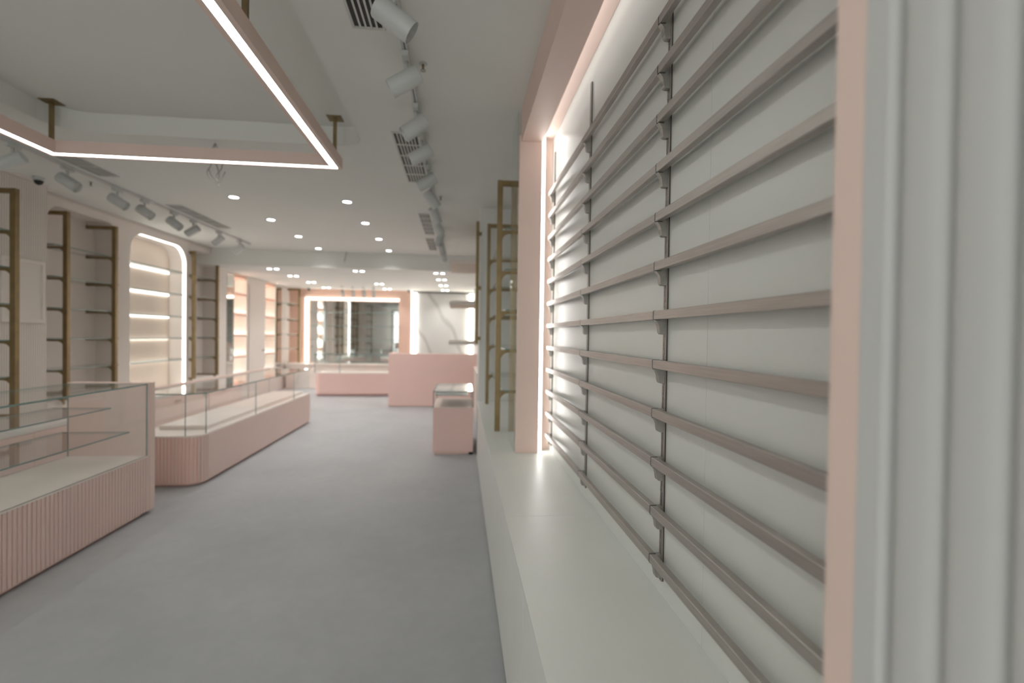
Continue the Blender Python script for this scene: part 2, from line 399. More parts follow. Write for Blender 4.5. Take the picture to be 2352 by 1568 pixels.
# ================================================================== BRASS SHELF LADDERS
def gusset(bm, xp, s, zt, y0, y1, r=.07, cut=.0):
    pts = [(xp, zt), (xp, zt-r)]
    for k in range(9):
        t = k/8*PI/2; pts.append((xp+s*r*(1-math.cos(t)), zt-r+r*math.sin(t)))
    prism(bm, pts if s > 0 else pts[::-1], y0, y1, 'y')
def ladder(xp, xw, yv, levels, zbot, label, grp, w=.045, th=.045, both=False, ztop=None):
    """xp: room-side face centre of the post, xw: wall plane; arms run post -> wall"""
    s = 1 if xw > xp else -1
    t = thing('shelf_ladder', label, 'shelf ladder', (xp, yv, zbot), grp)
    px = sorted((xp-s*w/2, xp+s*w/2)); xi = xp+s*w/2
    obj('post', bx(B(), px[0], px[1], yv-th/2, yv+th/2, zbot, levels[0]+.02), M['brass'], t, .002)
    for k, zt in enumerate(levels):
        bm = B(); a, b_ = sorted((xi, xw))
        bx(bm, a+.0005, b_-.0005, yv-th*.32, yv+th*.32, zt-.020, zt+.020 if k == 0 else zt)
        if k:
            gusset(bm, xi+s*.0005, s, zt-.020, yv-th*.3, yv+th*.3, .06)
            if both: gusset(bm, xw-s*.0005, -s, zt-.020, yv-th*.3, yv+th*.3, .06)
        obj('arm', bm, M['brass'], t)
    return t
LZ = [1.235, .876, .546, .214, -.112, -.442, -.735]
gl = 'brass shelf ladders on the left wall'
ladder(-3.81, -4.05, 4.655, [1.175, .829, .514, .20, -.111, -.426, -.74], -.86, 'tall brass shelf ladder against the ribbed wall, cut by the left edge', gl)
ladder(-4.19, -4.51, 5.735, LZ, -.76, 'brass shelf ladder just right of the ribbed wall', gl)
ladder(-4.19, -4.51, 6.475, LZ, -.76, 'brass shelf ladder just left of the illuminated rounded niche', gl)
ladder(-4.19, -4.51, 8.262, LZ, -.76, 'slim brass shelf ladder touching the right side of the illuminated niche', gl)
ladder(-4.19, -4.51, 9.015, LZ, -.76, 'brass shelf ladder at the far end of the left wall before the ceiling drops', gl)
ladder(-4.10, XLF, 13.10, [1.09, .70, .31, -.057, -.414], -.775, 'distant brass shelf ladder in the back left corner on pink wall', gl)
LR = [1.16, .80, .49, .185, -.113, -.425]
gr = 'brass shelf ladders on the right worktop'
ladder(.291, .599, 3.77, LR, CT, 'brass shelf ladder on the right worktop nearest the blush frame', gr, .040, .04, True)
ladder(.292, .599, 5.25, LR, CT, 'brass shelf ladder farther along the right worktop', gr, .034, .04)
t = thing('brass_post', 'short brass post hanging on the wall corner beside the pink box shelves', 'post', (.188, 5.47, -.10))
obj('post', bx(B(), .163, .198, 5.45, 5.485, -.10, 1.25), M['brass'], t, .002)
obj('wall_mount', bx(bx(bx(B(), .18, .225, 5.485, 5.4995, 1.10, 1.14), .18, .225, 5.485, 5.4995, .5, .54), .18, .225, 5.485, 5.4995, -.06, -.02), M['brass'], t)
# glass shelves on the ladders
def slab(name, x0, x1, y0, y1, z0, th, label, grp, parent=None):
    ds = [x1-x0, y1-y0, th]; ax = ds.index(min(ds))
    bm = B(); bx(bm, x0, x1, y0, y1, z0, z0+th)
    bm.normal_update()
    for f in bm.faces: f.material_index = 0 if abs(f.normal[ax]) > .5 else 1
    o = obj(name, bm, [M['glassd'], M['gedge']], parent)
    if label: tag(o, label, 'glass shelf', grp)
    return o
cnt = ['topmost', 'second from the top', 'third from the top', 'fourth from the top', 'fifth from the top', 'lowest']
for k, zt in enumerate([.829, .514, .20, -.111, -.426]):
    slab('glass_shelf', -4.045, -3.84, 3.40, 4.66, zt+.001, .010, 'glass shelf at the far left edge against the ribbed wall, %s' % cnt[k], 'glass shelves before the ribbed wall')
for k, zt in enumerate(LZ[1:6]):
    slab('glass_shelf', -4.505, -4.215, 5.60, 6.59, zt+.001, .010, 'glass shelf between the ribbed wall and lit niche, %s' % cnt[k], 'glass shelves in the left alcove')
    slab('glass_shelf', -4.505, -4.215, 8.245, 9.17, zt+.001, .010, 'glass shelf in the alcove just beyond the lit niche, %s' % cnt[k], 'glass shelves in the far left alcove')
for k, zt in enumerate([.70, .31, -.057, -.414]):
    slab('glass_shelf', -4.385, -4.125, 12.45, 13.2, zt+.001, .010, 'glass shelf in the far left corner before the pink wall, %s' % cnt[k], 'glass shelves in the back corner')
for k, zt in enumerate(LR[1:]):
    slab('glass_shelf', .336, .595, 3.70, 5.40, zt+.001, .010, 'glass shelf across the right brass ladders, %s' % cnt[k], 'glass shelves above the right worktop')
# left base cabinets under ladders
for k, (a, b_, l) in enumerate(((4.1, 5.28, 'low white base cabinet below the ribbed wall, seen through the showcase'), (5.31, 6.7, 'low white base cabinet below the left alcove'), (6.71, 8.2, 'low white base cabinet beneath the illuminated niche'), (8.21, 9.4, 'low white base cabinet at the far end of the left wall'))):
    xf = -3.70 if k == 0 else -3.95; xb = -4.045 if k == 0 else -4.245
    t = thing('base_cabinet', l, 'cabinet', ((xf+xb)/2, (a+b_)/2, -1.4), 'low cabinets along the left wall')
    obj('body', bx(B(), xb, xf, a, b_, -1.4, -.90), M['lam'], t)
    obj('top', bx(B(), xb, xf+.01, a, b_, -.90, -.865), M['lam'], t)
    m_ = (a+b_)/2
    for c, e in ((a+.01, m_-.002), (m_+.002, b_-.01)):
        dd = obj('door', bx(B(), xf, xf+.018, c, e, -1.34, -.91), M['frame'], t)
        bm = B(); hy = e-.12; bx(bm, xf+.018, xf+.035, hy, hy+.012, -.99, -.98); bx(bm, xf+.030, xf+.040, hy-.06, hy+.07, -.99, -.975); obj('handle', bm, M['steeld'], dd)

# ================================================================== ILLUMINATED NICHE (left wall)
struct('trim_9', bx(B(), -4.509, -4.500, 6.86, 8.155, -.87, 1.27), M['peach'])
inn, _ = rrect(6.852, 8.163, -.878, 1.283, (.01, .01, .268, .268))
inn2, _ = rrect(6.856, 8.159, -.874, 1.279, (.01, .01, .264, .264))
bm = B(); frame_ring(bm, inn2, inn, -4.300, -4.264, 'x')
tag(obj('led_strip', bm, M['ledn']), 'glowing white led line following the rounded niche opening', 'led strip')
for k, zt in enumerate([.885, .545, .205, -.120, -.445]):
    t = thing('niche_shelf', 'glass shelf with light in the rounded niche, %s' % cnt[k], 'shelf', (-4.39, 7.5, zt), 'shelves of the illuminated niche')
    slab('glass_plate', -4.498, -4.262, 6.875, 8.14, zt, .012, None, None, t)
    obj('front_trim', bx(B(), -4.268, -4.260, 6.875, 8.14, zt-.006, zt-.0005), M['lampw'], t)
    obj('led_strip', bx(B(), -4.498, -4.480, 6.90, 8.12, zt-.014, zt-.001), M['leds'], t)

# ================================================================== FAR LEFT LIT CASES, MIRRORS
for ci, (a, b_, l) in enumerate(((10.092, 10.698, 'tall recessed case with five lit cells left of the far door'), (11.642, 12.268, 'tall recessed case with five lit cells right of the far door'))):
    t = thing('lit_display_case', l, 'display case', (-4.54, (a+b_)/2, -.84), 'recessed lit cases on the far left wall')
    obj('back_panel', bx(B(), -4.695, -4.68, a, b_, -.84, ZF-.002), M['cream'], t)
    obj('side_panel', bx(B(), -4.68, XLF+.003, a, a+.02, -.84, ZF-.002), M['cream'], t)
    obj('side_panel', bx(B(), -4.68, XLF+.003, b_-.02, b_, -.84, ZF-.002), M['cream'], t)
    zs = [1.09, .745, .34, -.08, -.50]
    obj('top_panel', bx(B(), -4.68, XLF+.004, a+.02, b_-.02, 1.06, ZF-.002), M['pinkw'], t)
    for k, zt in enumerate(zs):
        if k: obj('divider', bx(B(), -4.68, XLF+.004, a+.02, b_-.02, zt-.020, zt+.020), M['pinkw'], t)
        zl = (1.06 if k == 0 else zt-.025)
        bm = B(); cyl(bm, (-4.60, a+.12, zl-.012), (-4.60, a+.12, zl-.001), .03); lp = obj('puck_light', bm, M['lens'], t)
        L = bpy.data.lights.new('cell_light', 'SPOT'); L.energy = 13.0; L.spot_size = 2.4; L.spot_blend = .6; L.shadow_soft_size = .03; L.color = (.93, .97, 1)
        lo = bpy.data.objects.new('cell_light', L); COL.objects.link(lo); lo.parent = t; lo.location = Vector((-4.60, a+.12, zl-.03+H))-t.location
tag(obj('wall_mirror', bx(B(), XLF, XLF+.008, 9.80, 10.07, -.9, ZF-.03), M['mirror']), 'narrow floor-to-ceiling mirror left of the lit cases', 'mirror')
tag(obj('wall_mirror', bx(B(), XLF, XLF+.008, 12.29, 12.66, -.85, ZF-.03), M['mirror']), 'narrow dark mirror right of the second lit case', 'mirror')
# big back mirror with led frame
t = thing('wall_mirror', 'large mirror on the pink back wall framed by glowing light', 'mirror', (-2.8, YB, -.80))
obj('mirror_glass', bx(B(), -3.87, -1.62, YB-.014, YB-.001, -.76, .83), M['mirror'], t)
obj('led_strip', bx(B(), -3.985, -3.925, YB-.03, YB-.001, -.76, .90), M['ledm'], t)
obj('led_strip', bx(B(), -3.924, -1.62, YB-.03, YB-.001, .865, .90), M['ledm'], t)
for k, zt in enumerate((.52, .17, -.18)):
    slab('glass_shelf', -3.86, -1.60, YB-.20, YB-.015, zt, .012, 'thin glass shelf in front of the large back mirror, %s' % ['topmost', 'middle', 'lowest'][k], 'glass shelves before the back mirror')
t = tag(obj('back_counter', bx(bx(B(), -4.30, -1.45, 12.75, YB-.002, -1.4, -.82), -4.33, -1.42, 12.72, YB-.002, -.82, -.78), M['deck']), 'low pale counter running below the large back mirror', 'counter')
# marble wall panel and its strips
tag(obj('marble_panel', bx(B(), -1.155, .335, YB+.03, YB+.059, -1.4, ZF-.03), M['marble']), 'pale veined marble panel behind the pink reception desk', 'wall panel')
tag(obj('led_strip', bx(B(), -1.285, -1.165, YB-.01, YB+.05, -1.0, ZF-.002), M['ledp']), 'glowing vertical strip left of the marble panel', 'led strip')
tag(obj('led_strip', bx(B(), .235, .335, YB-.02, YB+.02, -1.0, ZF-.05), M['ledw']), 'glowing vertical strip right of the marble panel', 'led strip')

# ================================================================== SHOWCASES
MARKS = set()
def path_ribs(pts, pitch, depth, upto=1e9):
    """polyline -> ribbed outline, grooves cut towards the left-hand side of travel; beyond 'upto' metres stays smooth"""
    out = []; L = 0; MARKS.clear()
    for i in range(len(pts)-1):
        a, b_ = Vector(pts[i]), Vector(pts[i+1]); d = b_-a; l = d.length; d /= l; n = Vector((-d.y, d.x))
        s = 0
        out.append((a.x, a.y))
        while s < l-1e-6:
            g = L+s; ph = g % pitch; base = g-ph
            if base > upto: break
            for fr_, off in ((.62, 0), (.68, 1), (.94, 1), (1.0, 0)):
                q = base+fr_*pitch-L
                if s-1e-9 < q < l:
                    p = a+d*q+n*depth*off; out.append((p.x, p.y))
                    if fr_ == .68: MARKS.add(len(out)-1)
            s = base+pitch-L+1e-7
        L += l
    out.append(tuple(pts[-1])); return out
# 1. near showcase
t = thing('glass_showcase', 'near pink ribbed showcase with glass top and two inner shelves', 'showcase', (-2.63, 3.2, -1.4))
fx = -2.345; y0, y1 = .7, 3.985
o1 = path_ribs([(fx, y0), (fx, y1)], .030, .006)
bm = B(); prism(bm, o1+[(-2.905, y1), (-2.905, y0)], -1.372, -.962, marks=MARKS); obj('ribbed_base', bm, [M['pinkr'], M['pinkg']], t)
obj('deck', bx(B(), -2.905, fx+.001, y0, y1, -.9615, -.950), M['deck'], t)
obj('plinth', bx(B(), -2.86, fx-.035, y0+.05, y1-.02, -1.4, -1.372), M['pink'], t)
bm = B(); prism(bm, path_ribs([(fx+.001, y1+.001), (fx+.001, y1+.088)], .030, .005, 0)+[(-2.905, y1+.088), (-2.905, y1+.001)], -1.372, -.400); obj('end_panel', bm, M['frame'], t)
slab('front_glass', fx-.010, fx-.001, y0, y1-.001, -.950, .536, None, None, t)
slab('back_glass', -2.903, -2.895, y0, y1-.001, -.950, .536, None, None, t)
slab('top_glass', -2.905, fx, y0, y1-.001, -.413, .010, None, None, t)
slab('glass_shelf', -2.885, -2.50, y0+.02, 3.83, -.572, .009, None, None, t)
slab('glass_shelf', -2.885, -2.42, y0+.02, 3.90, -.760, .009, None, None, t)
# 2. long showcase
t = thing('glass_showcase', 'long pink showcase with rounded ribbed corner in the middle of the left aisle', 'showcase', (-2.6, 6.3, -1.4))
fx = -2.305; y0, y1 = 4.66, 7.92; R = .13
corner = [(fx-R+R*math.sin(k/8*PI/2), y0+R-R*math.cos(k/8*PI/2)) for k in range(9)]
fp = [(-2.90, y0)]+corner+[(fx, y1)]
bm = B(); prism(bm, path_ribs(fp, .030, .006, .595-R+R*PI/2+.02)+[(-2.90, y1)], -1.372, -.955, marks=MARKS); obj('ribbed_base', bm, [M['pinkr'], M['pinkg']], t)
bm = B(); prism(bm, fp+[(-2.90, y1)], -.9548, -.943); obj('deck', bm, M['deck'], t)
ins = [(p[0]-.035 if p[0] > -2.8 else p[0], max(p[1], y0)+.035) for p in fp[:-1]]+[(fx-.035, y1-.03), (-2.87, y1-.03)]
bm = B(); prism(bm, ins, -1.4, -1.372); obj('plinth', bm, M['pink'], t)
gi = .012
def gwall(x0, y0_, x1, y1_, z0, z1):
    a = Vector((x0, y0_)); b_ = Vector((x1, y1_)); d = (b_-a).normalized(); n = Vector((-d.y, d.x))*.008
    bm = B(); prism(bm, [tuple(a), tuple(b_), tuple(b_+n), tuple(a+n)], z0, z1); return bm
obj('end_glass', gwall(-2.895, y0+gi, fx-R, y0+gi, -.943, -.575), M['glassd'], t)
obj('corner_glass', gwall(fx-R+.002, y0+gi, fx-gi, y0+R-.002, -.943, -.575), M['glassd'], t)
obj('front_glass', gwall(fx-gi, y0+R, fx-gi, y1, -.943, -.575), M['glassd'], t)
bm = B()
for (a, b_) in ((fx-R, y0+gi), (fx-gi, y0+R), (fx-gi, 5.9), (fx-gi, 7.2)): cyl(bm, (a, b_, -.943), (a, b_, -.575), .004, 8)
obj('glass_seam', bm, M['gedge'], t)
tp = [(-2.90, y0+.005), (fx-R, y0+.005), (fx-.005, y0+R), (fx-.005, y1), (-2.90, y1)]
bm = B(); prism(bm, tp, -.5745, -.564)
for f in bm.faces: f.material_index = 0 if abs(f.normal.z) > .5 or f.normal.length == 0 else 1
bm.normal_update()
for f in bm.faces: f.material_index = 0 if abs(f.normal.z) > .5 else 1
obj('top_glass', bm, [M['glassd'], M['gedge']], t)
obj('display_plinth', bx(B(), -2.83, -2.40, 4.98, 7.86, -.9425, -.905), M['deck'], t, .003)
obj('rear_panel', bx(B(), -2.925, -2.901, y0+.02, y1, -1.372, -.943), M['frame'], t)
obj('rear_rail', bx(B(), -2.925, -2.901, y0+.02, y1, -.58, -.548), M['frame'], t)
slab('rear_glass', -2.915, -2.909, y0+.02, y1, -.942, .361, None, None, t)
# 3. back showcase
t = thing('glass_showcase', 'pink showcase with glass top in front of the large back mirror', 'showcase', (-2.3, 11.6, -1.4))
fp = [(-3.19, 11.36)]+[(-3.19+.13-.13*math.cos(k/6*PI/2), 11.20+.16-.16*math.sin(k/6*PI/2)) for k in range(1, 7)]+[(-1.40, 11.20), (-1.40, 11.82), (-3.19, 11.82)]
bm = B(); prism(bm, fp, -1.35, -.90); obj('base', bm, M['pink'], t)
bm = B(); prism(bm, [(a*.985-.035, max(b_, 11.26)) for a, b_ in fp], -1.4, -1.35); obj('plinth', bm, M['pink'], t)
bm = B(); prism(bm, fp, -.8998, -.885); obj('deck', bm, M['deck'], t)
obj('front_glass', gwall(-3.17, 11.215, -1.41, 11.215, -.885, -.485), M['glassd'], t)
obj('side_glass', gwall(-3.175, 11.80, -3.175, 11.22, -.885, -.485), M['glassd'], t)
slab('top_glass', -3.19, -1.40, 11.20, 11.82, -.4845, .012, None, None, t)
bm = B()
for a in (-3.172, -2.64): cyl(bm, (a, 11.212, -.885), (a, 11.212, -.485), .007, 8)
obj('glass_seam', bm, M['gedge'], t)
slab('glass_shelf', -3.15, -1.42, 11.35, 11.79, -.68, .01, None, None, t)
# 4. small showcase on the right
t = thing('glass_showcase', 'small square pink showcase standing against the right cabinets', 'showcase', (-.065, 6.1, -1.4))
obj('base', bx(B(), -.302, .165, 5.745, 6.62, -1.37, -.862), M['pink'], t, .003)
obj('plinth', bx(B(), -.285, .15, 5.765, 6.60, -1.4, -1.37), M['frame'], t)
obj('deck', bx(B(), -.302, .165, 5.745, 6.62, -.8615, -.850), M['frame'], t)
bm = B()
for a in (-.298, .161):
    for c in (5.749, 6.616): bx(bm, a-.005, a+.005, c-.005, c+.005, -.850, -.672)
for c in (5.749, 6.616): bx(bm, -.303, .166, c-.005, c+.005, -.672, -.662)
for a in (-.298, .161): bx(bm, a-.005, a+.005, 5.754, 6.611, -.672, -.662)
obj('metal_frame', bm, M['grey'], t)
slab('top_glass', -.293, .156, 5.755, 6.610, -.669, .009, None, None, t)
obj('front_glass', bx(B(), -.292, .155, 5.747, 5.751, -.849, -.673), M['glassd'], t)
obj('glass_shelf', bx(B(), -.28, .10, 5.80, 6.5, -.715, -.708), M['gedge'], t)
obj('foot', bx(B(), .115, .163, 5.750, 5.80, -1.4, -1.371), M['black'], t)
# reception desk
t = thing('reception_desk', 'plain pink reception desk before the marble panel', 'desk', (-.55, 9.9, -1.4))
obj('front_panel', bx(B(), -1.353, .335, 9.58, 9.66, -1.385, -.375), M['pink'], t, .004)
obj('side_panel', bx(B(), -1.353, -1.27, 9.66, 10.25, -1.385, -.375), M['pink'], t, .004)
obj('desk_top', bx(B(), -1.27, .335, 9.66, 10.20, -.68, -.65), M['deck'], t)
obj('plinth', bx(B(), -1.33, .335, 9.60, 9.64, -1.4, -1.385), M['frame'], t)
obj('counter_side', bx(B(), .27, .343, 7.9, 9.575, -1.4, -.62), M['deck'], t)
# pink box shelves on the right
for k, zt in enumerate((.917, .403, -.108)):
    t = thing('box_shelf', 'thick pale pink box shelf jutting from the right wall, %s' % ['topmost', 'middle', 'lowest'][k], 'shelf', (.10, 6.7, zt-.03), 'box shelves beyond the brass ladders')
    obj('shelf_board', bx(B(), -.142, .3445, 6.20, 7.25, zt-.022, zt+.022), M['peach'], t, .002)
    obj('front_edging', bx(B(), -.142, .3445, 6.192, 6.1995, zt-.0215, zt+.0215), M['warm'], t)
tag(obj('wall_shelf_support', bx(B(), .300, .3445, 7.255, 7.29, -.2, 1.1), M['brass']), 'slim upright brass bar on the right wall behind the box shelves', 'post')

# ================================================================== PENDANT
PZ = 1.20; px0, px1, py0, py1 = -2.835, -.875, -.35, 3.745
t = thing('pendant_light', 'large blush rectangular ring pendant with glowing underside', 'pendant light', (-1.85, 1.7, PZ))
wd = .096; hh = .075
def ring(x0, x1, y0, y1, w): return [(x0, y0), (x1, y0), (x1, y1), (x0, y1)], [(x0+w, y0+w), (x1-w, y0+w), (x1-w, y1-w), (x0+w, y1-w)]
o_, i_ = ring(px0, px1, py0, py1, wd)
bm = B(); frame_ring(bm, i_, o_, PZ+.004, PZ+hh, 'z')
o2, i2 = ring(px0, px1, py0, py1, .027); frame_ring(bm, i2, o2, PZ-.004, PZ+.004, 'z')
o3, i3 = ring(px0+wd-.027, px1-wd+.027, py0+wd-.027, py1-wd+.027, .027); frame_ring(bm, i3, o3, PZ-.004, PZ+.004, 'z')
obj('ring_frame', bm, M['frame'], t)
o4, i4 = ring(px0+.028, px1-.028, py0+.028, py1-.028, wd-.056)
bm = B(); frame_ring(bm, i4, o4, PZ-.001, PZ+.0035, 'z'); obj('led_diffuser', bm, M['pend'], t)
for (a, c) in ((-.918, 3.69), (-2.792, 3.69), (-.918, 2.20), (-2.792, 2.20), (-.918, .4), (-2.792, .4)):
    bm = B(); bx(bm, a-.011, a+.011, c-.011, c+.011, PZ+hh, ZC+.134); rd = obj('support_rod', bm, M['brass'], t)
    obj('ceiling_plate', bx(B(), a-.05, a+.05, c-.05, c+.05, ZC+.134, ZC+.1395), M['brass'], rd)

# ================================================================== TRACKS, SPOTS, DOWNLIGHTS, VENTS
bm = B(); bx(bm, -.300, -.270, 1.55, 8.3, ZC-.022, ZC-.0005); tr = obj('lighting_track', bm, M['lampw']); tag(tr, 'long white ceiling track carrying the right row of spotlights', 'track')
tg = B(); bx(tg, -.288, -.282, 1.56, 8.29, -.0235+ZC, ZC-.0222); obj('track_slot', tg, M['grey'], tr)
bm = B(); bx(bm, -3.385, -3.355, 3.2, 8.3, ZC-.022, ZC-.0005); tl = obj('lighting_track', bm, M['lampw']); tag(tl, 'long white ceiling track carrying the left row of spotlights', 'track')
tg = B(); bx(tg, -3.373, -3.367, 3.21, 8.29, -.0235+ZC, ZC-.0222); obj('track_slot', tg, M['frame'], tl)
def spot(xt, yv, d, label, grp, L=.165, r=.047, drop=.125):
    t = thing('track_spotlight', label, 'spotlight', (xt, yv, ZC-.0237), grp)
    obj('adapter', bx(B(), xt-.017, xt+.017, yv-.06, yv+.06, ZC-.052, ZC-.0240), M['lampw'], t, .003)
    bm = B(); cyl(bm, (xt, yv, ZC-.052), (xt, yv, ZC-drop+r*.6), .011); obj('stem', bm, M['lampw'], t)
    d = Vector(d).normalized(); c = Vector((xt, yv, ZC-drop-.02))
    p0 = c-d*L*.45; p1 = c+d*L*.55
    bm = B(); cyl(bm, p0, p0+d*.006, r*.92, 24, r); cyl(bm, p0+d*.006, p1, r, 24, cap=False)
    obj('lamp_body', bm, M['lampw'], t)
    bm = B(); cyl(bm, p1-d*.03, p1-d*.022, r*.97, 24); obj('lamp_face', bm, M['grille'], t)
    bm = B()
    a = d.orthogonal().normalized(); n = 24; c2 = d.cross(a); q = p1+Vector((0, 0, H))
    R1 = [bm.verts.new(q+(a*math.cos(2*PI*i/n)+c2*math.sin(2*PI*i/n))*r) for i in range(n)]
    R2 = [bm.verts.new(q-d*.022+(a*math.cos(2*PI*i/n)+c2*math.sin(2*PI*i/n))*r*.9) for i in range(n)]
    for i in range(n): bm.faces.new((R1[i], R1[(i+1) % n], R2[(i+1) % n], R2[i]))
    obj('lamp_rim', bm, M['lampw'], t)
dr = (.80, .1, -.52); dl = (-.82, .05, -.48)
gR = 'white track spotlights of the right row'
RH = [(2.03, dr), (2.52, dl), (3.07, (-.75, -.1, -.62)), (3.53, dl), (4.15, dl), (4.67, (.6, .3, -.75)), (5.29, (.4, .5, -.85)), (5.89, (.5, .3, -.8)), (6.62, (-.3, .2, -.9)), (7.35, (.3, -.1, -.95)), (8.05, (.2, .3, -.9))]
for k, (yv, d) in enumerate(RH):
    spot(-.285, yv, d, 'white cylinder spotlight on the right track, %s from the camera' % ('nearest' if k == 0 else ORD[k]), gR)
gL = 'white track spotlights of the left row'
LH = [(4.10, (-.85, -.15, -.45)), (4.62, (.8, .05, -.5)), (5.24, (.8, .05, -.52)), (5.66, (.8, -.05, -.52)), (6.20, (.75, .05, -.55)), (6.62, dl), (7.28, (-.7, .05, -.6)), (7.93, (-.8, .1, -.5))]
for k, (yv, d) in enumerate(LH):
    spot(-3.37, yv, d, 'white cylinder spotlight on the left track, %s from the camera' % ('nearest' if k == 0 else ORD[k]), gL)
for k, xx in enumerate((-2.90, -2.65, -2.39, -2.15)):
    t = thing('ceiling_spotlight', 'small white spotlight before the back mirror, %s from the left' % ORD[k], 'spotlight', (xx, 12.5, ZF), 'small spotlights above the back mirror')
    bm = B(); cyl(bm, (xx, 12.5, ZF-.02), (xx, 12.5, ZF-.0005), .05); obj('mount', bm, M['lampw'], t)
    bm = B(); cyl(bm, (xx, 12.5, ZF-.02), (xx, 12.5, ZF-.09), .01); obj('stem', bm, M['lampw'], t)
    bm = B(); cyl(bm, (xx, 12.5, ZF-.08), (xx+.01, 12.54, ZF-.24), .04); obj('lamp_body', bm, M['lampw'], t)
def lamp(parent, x_, y_, z_, e, size=2.2, col=(1, .975, .95)):
    L = bpy.data.lights.new('lamp_light', 'SPOT'); L.energy = e; L.spot_size = size; L.spot_blend = .9; L.shadow_soft_size = .05; L.color = col
    lo = bpy.data.objects.new('lamp_light', L); COL.objects.link(lo); lo.parent = parent; lo.location = Vector((x_, y_, z_+H))-parent.location
def annulus(bm, x_, y_, z0, z1, r0, r1, n=28):
    i = [(x_+r0*math.cos(2*PI*k/n), y_+r0*math.sin(2*PI*k/n)) for k in range(n)]
    o = [(x_+r1*math.cos(2*PI*k/n), y_+r1*math.sin(2*PI*k/n)) for k in range(n)]
    return frame_ring(bm, i, o, z0, z1, 'z')
for ci, xx in enumerate((-2.38, -1.225)):
    for ri, yv in enumerate((5.46, 6.48, 7.54, 8.56)):
        t = thing('downlight', 'round recessed downlight, %s row from the camera, %s column' % (ORD[ri], ['left', 'right'][ci]), 'downlight', (xx, yv, ZC-.006), 'round downlights in the higher ceiling')
        obj('trim_ring', annulus(B(), xx, yv, ZC-.006, ZC-.0005, .045, .056), M['lampw'], t)
        bm = B(); cyl(bm, (xx, yv, ZC-.004), (xx, yv, ZC-.0008), .044, 24); obj('lens', bm, M['lens'], t)
        lamp(t, xx, yv, ZC-.02, E_SPOT)
for ci, xx in enumerate((-3.36, -1.86, -.40)):
    for ri, yv in enumerate((9.26, 10.34, 11.55, 12.80)):
        if ci == 1 and ri == 1: continue
        t = thing('twin_downlight', 'twin recessed downlight in the lower ceiling, %s row, %s column' % (ORD[ri], ['left', 'middle', 'right'][ci]), 'downlight', (xx, yv, ZF-.006), 'twin downlights in the lower ceiling')
        bm = B(); bx(bm, xx-.13, xx+.13, yv-.065, yv+.065, ZF-.004, ZF-.0005); obj('housing', bm, M['lampw'], t)
        for s in (-1, 1):
            bm = B(); cyl(bm, (xx+s*.062, yv, ZF-.008), (xx+s*.062, yv, ZF-.0042), .036, 24); obj('lens', bm, M['lens'], t)
        lamp(t, xx, yv, ZF-.03, E_SPOT2)
# vents
def vent(x0, x1, y0, y1, label, grp, pitch=.03):
    t = thing('air_vent', label, 'vent', ((x0+x1)/2, (y0+y1)/2, ZC-.008), grp)
    obj('backing', bx(B(), x0+.01, x1-.01, y0+.01, y1-.01, ZC-.002, ZC-.0005), M['dark'], t)
    f = .012
    bm = B(); bx(bm, x0, x1, y0, y0+f, ZC-.008, ZC-.0021); bx(bm, x0, x1, y1-f, y1, ZC-.008, ZC-.0021); bx(bm, x0, x0+f, y0+f, y1-f, ZC-.008, ZC-.0021); bx(bm, x1-f, x1, y0+f, y1-f, ZC-.008, ZC-.0021)
    obj('frame', bm, M['grille'], t)
    bm = B(); n = int((x1-x0-2*f)/.022)
    for k in range(1, n):
        a = x0+f+(x1-x0-2*f)*k/n; bx(bm, a-.0045, a+.0045, y0+f, y1-f, ZC-.007, ZC-.0022)
    m_ = max(1, round((y1-y0)/.24))
    for k in range(1, m_): c = y0+(y1-y0)*k/m_; bx(bm, x0+f, x1-f, c-.008, c+.008, ZC-.0072, ZC-.0023)
    obj('louvre', bm, M['grille'], t)
gv = 'white slotted air vents in the ceiling'
vent(-.51, -.36, 1.20, 2.35, 'slotted ceiling vent at the top edge beside the nearest spotlight', gv)
vent(-.497, -.31, 3.52, 4.65, 'long slotted ceiling vent beside the fourth spotlight of the right track', gv)
vent(-.51, -.37, 5.85, 7.05, 'slotted ceiling vent beside the seventh spotlight of the right track', gv)
vent(-.53, -.40, 7.35, 8.35, 'farthest slotted ceiling vent by the right track', gv)
vent(-3.31, -3.13, 4.35, 4.90, 'slotted ceiling vent by the left track behind the pendant corner', gv)
vent(-3.30, -3.13, 5.90, 7.10, 'long slotted ceiling vent by the left track above the lit niche', gv)
# sprinklers
for x_, y_, l in ((-.21, 2.62, 'small brass sprinkler head beside the second spotlight, right of the track'), (-.217, 5.10, 'small sprinkler head right of the track in the distance'), (-3.53, 5.12, 'small sprinkler head between the left track and the ribbed wall')):
    t = thing('sprinkler_head', l, 'sprinkler', (x_, y_, ZC-.04), 'ceiling sprinkler heads')
    bm = B(); cyl(bm, (x_, y_, ZC-.005), (x_, y_, ZC-.0005), .022); obj('rose', bm, M['lampw'], t)
    bm = B(); cyl(bm, (x_, y_, ZC-.034), (x_, y_, ZC-.005), .006, 10); obj('frame_arm', bm, M['brass'], t)
    bm = B(); cyl(bm, (x_, y_, ZC-.040), (x_, y_, ZC-.036), .014, 12); obj('deflector', bm, M['steeld'], t)
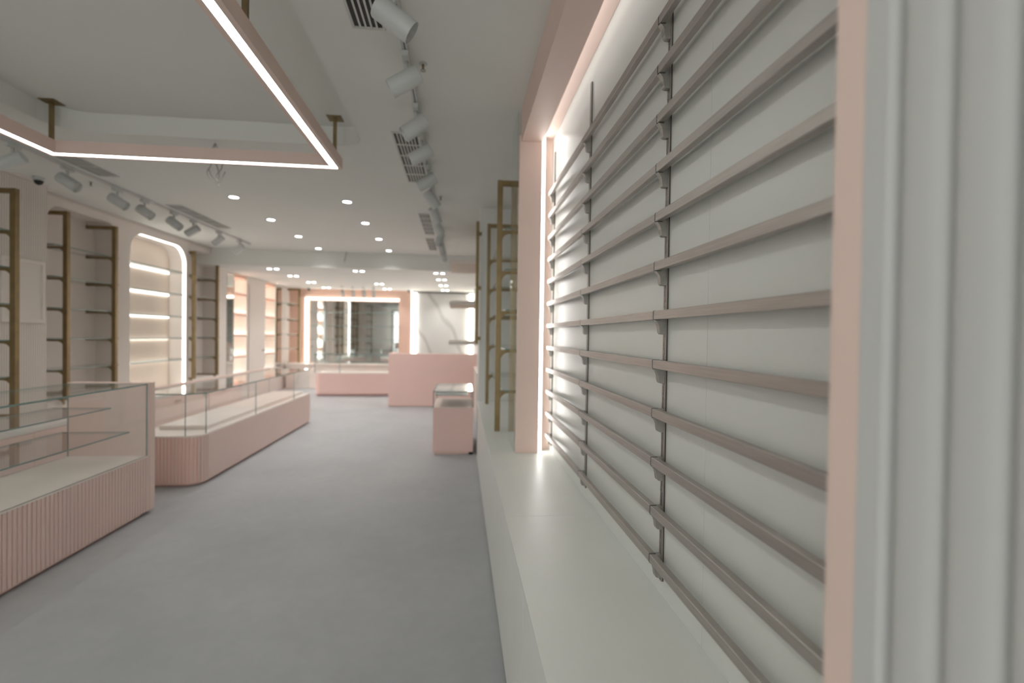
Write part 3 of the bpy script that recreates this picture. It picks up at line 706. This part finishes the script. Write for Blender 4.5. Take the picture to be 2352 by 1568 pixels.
# cameras
def cctv(x_, y_, z_, label):
    t = thing('security_camera', label, 'security camera', (x_, y_, z_), 'small dome security cameras')
    bm = B(); cyl(bm, (x_, y_, z_), (x_, y_, z_-.03), .045, 20); obj('mount', bm, M['lampw'], t)
    bm = B(); bmesh.ops.create_uvsphere(bm, u_segments=20, v_segments=12, radius=.036); bmesh.ops.translate(bm, vec=(x_, y_, z_-.035+H), verts=bm.verts); obj('lens_dome', bm, M['black'], t, smooth=True)
cctv(-3.93, 5.05, ZC-.0005, 'black eyed security camera under the ceiling by the ribbed wall')
cctv(-3.84, 13.0, ZF-.0005, 'tiny security camera above the back mirror\'s left corner')
cctv(-1.34, 13.0, ZF-.0005, 'tiny security camera above the strip left of the marble')
# hanging cable
cu = bpy.data.curves.new('hanging_cable', 'CURVE'); cu.dimensions = '3D'; cu.bevel_depth = .004; cu.bevel_resolution = 3
def loop(pts):
    sp = cu.splines.new('BEZIER'); sp.bezier_points.add(len(pts)-1)
    for b_, p in zip(sp.bezier_points, pts): b_.co = (p[0], p[1], p[2]+H); b_.handle_left_type = b_.handle_right_type = 'AUTO'
X_, Y_ = -1.85, 3.93
loop([(X_, Y_, ZC), (X_-.02, Y_, 1.36), (X_-.03, Y_, 1.24), (X_-.055, Y_, 1.19), (X_-.03, Y_, 1.14), (X_+.01, Y_, 1.12), (X_+.03, Y_, 1.17), (X_+.01, Y_, 1.26), (X_, Y_, 1.37), (X_, Y_+.005, ZC)])
loop([(X_+.005, Y_, ZC), (X_+.04, Y_, 1.31), (X_+.05, Y_, 1.23), (X_+.01, Y_, 1.16), (X_+.03, Y_, 1.12), (X_+.055, Y_, 1.16), (X_+.075, Y_, 1.20)])
loop([(X_+.02, Y_, 1.12), (X_+.025, Y_+.01, 1.09), (X_+.03, Y_, 1.13), (X_-.02, Y_+.01, 1.16), (X_-.045, Y_, 1.22)])
oc = bpy.data.objects.new('cable_curve', cu); COL.objects.link(oc); bpy.context.view_layer.update()
mc = bpy.data.meshes.new_from_object(oc.evaluated_get(bpy.context.evaluated_depsgraph_get())); bpy.data.objects.remove(oc)
o = bpy.data.objects.new('hanging_cable', mc); COL.objects.link(o); mc.materials.clear(); mc.materials.append(M['cable'])
tag(o, 'loose grey cable coil dangling from the ceiling behind the pendant', 'cable')
t = tag(obj('hanging_cable', cyl(B(), (-1.99, 8.86, ZC-.0005), (-2.02, 8.84, 1.24), .008, 8), M['cable']), 'short loose cable end hanging beside the distant ceiling step', 'cable')
# electrical panel on ribbed wall
t = thing('electrical_panel', 'flush pale electrical panel door set in the ribbed wall', 'electrical panel', (-4.045, 5.04, .05))
bm = B(); ya, yb, za, zb = 4.80, 5.262, .055, .645; f = .035
bx(bm, -4.049, -4.030, ya, yb, za, za+f); bx(bm, -4.049, -4.030, ya, yb, zb-f, zb); bx(bm, -4.049, -4.030, ya, ya+f, za+f, zb-f); bx(bm, -4.049, -4.030, yb-f, yb, za+f, zb-f)
obj('frame', bm, M['warm'], t); obj('cover', bx(B(), -4.049, -4.043, ya+f, yb-f, za+f, zb-f), M['rib'], t)
for o in bpy.data.objects:
    if '_o' in o: del o['_o']
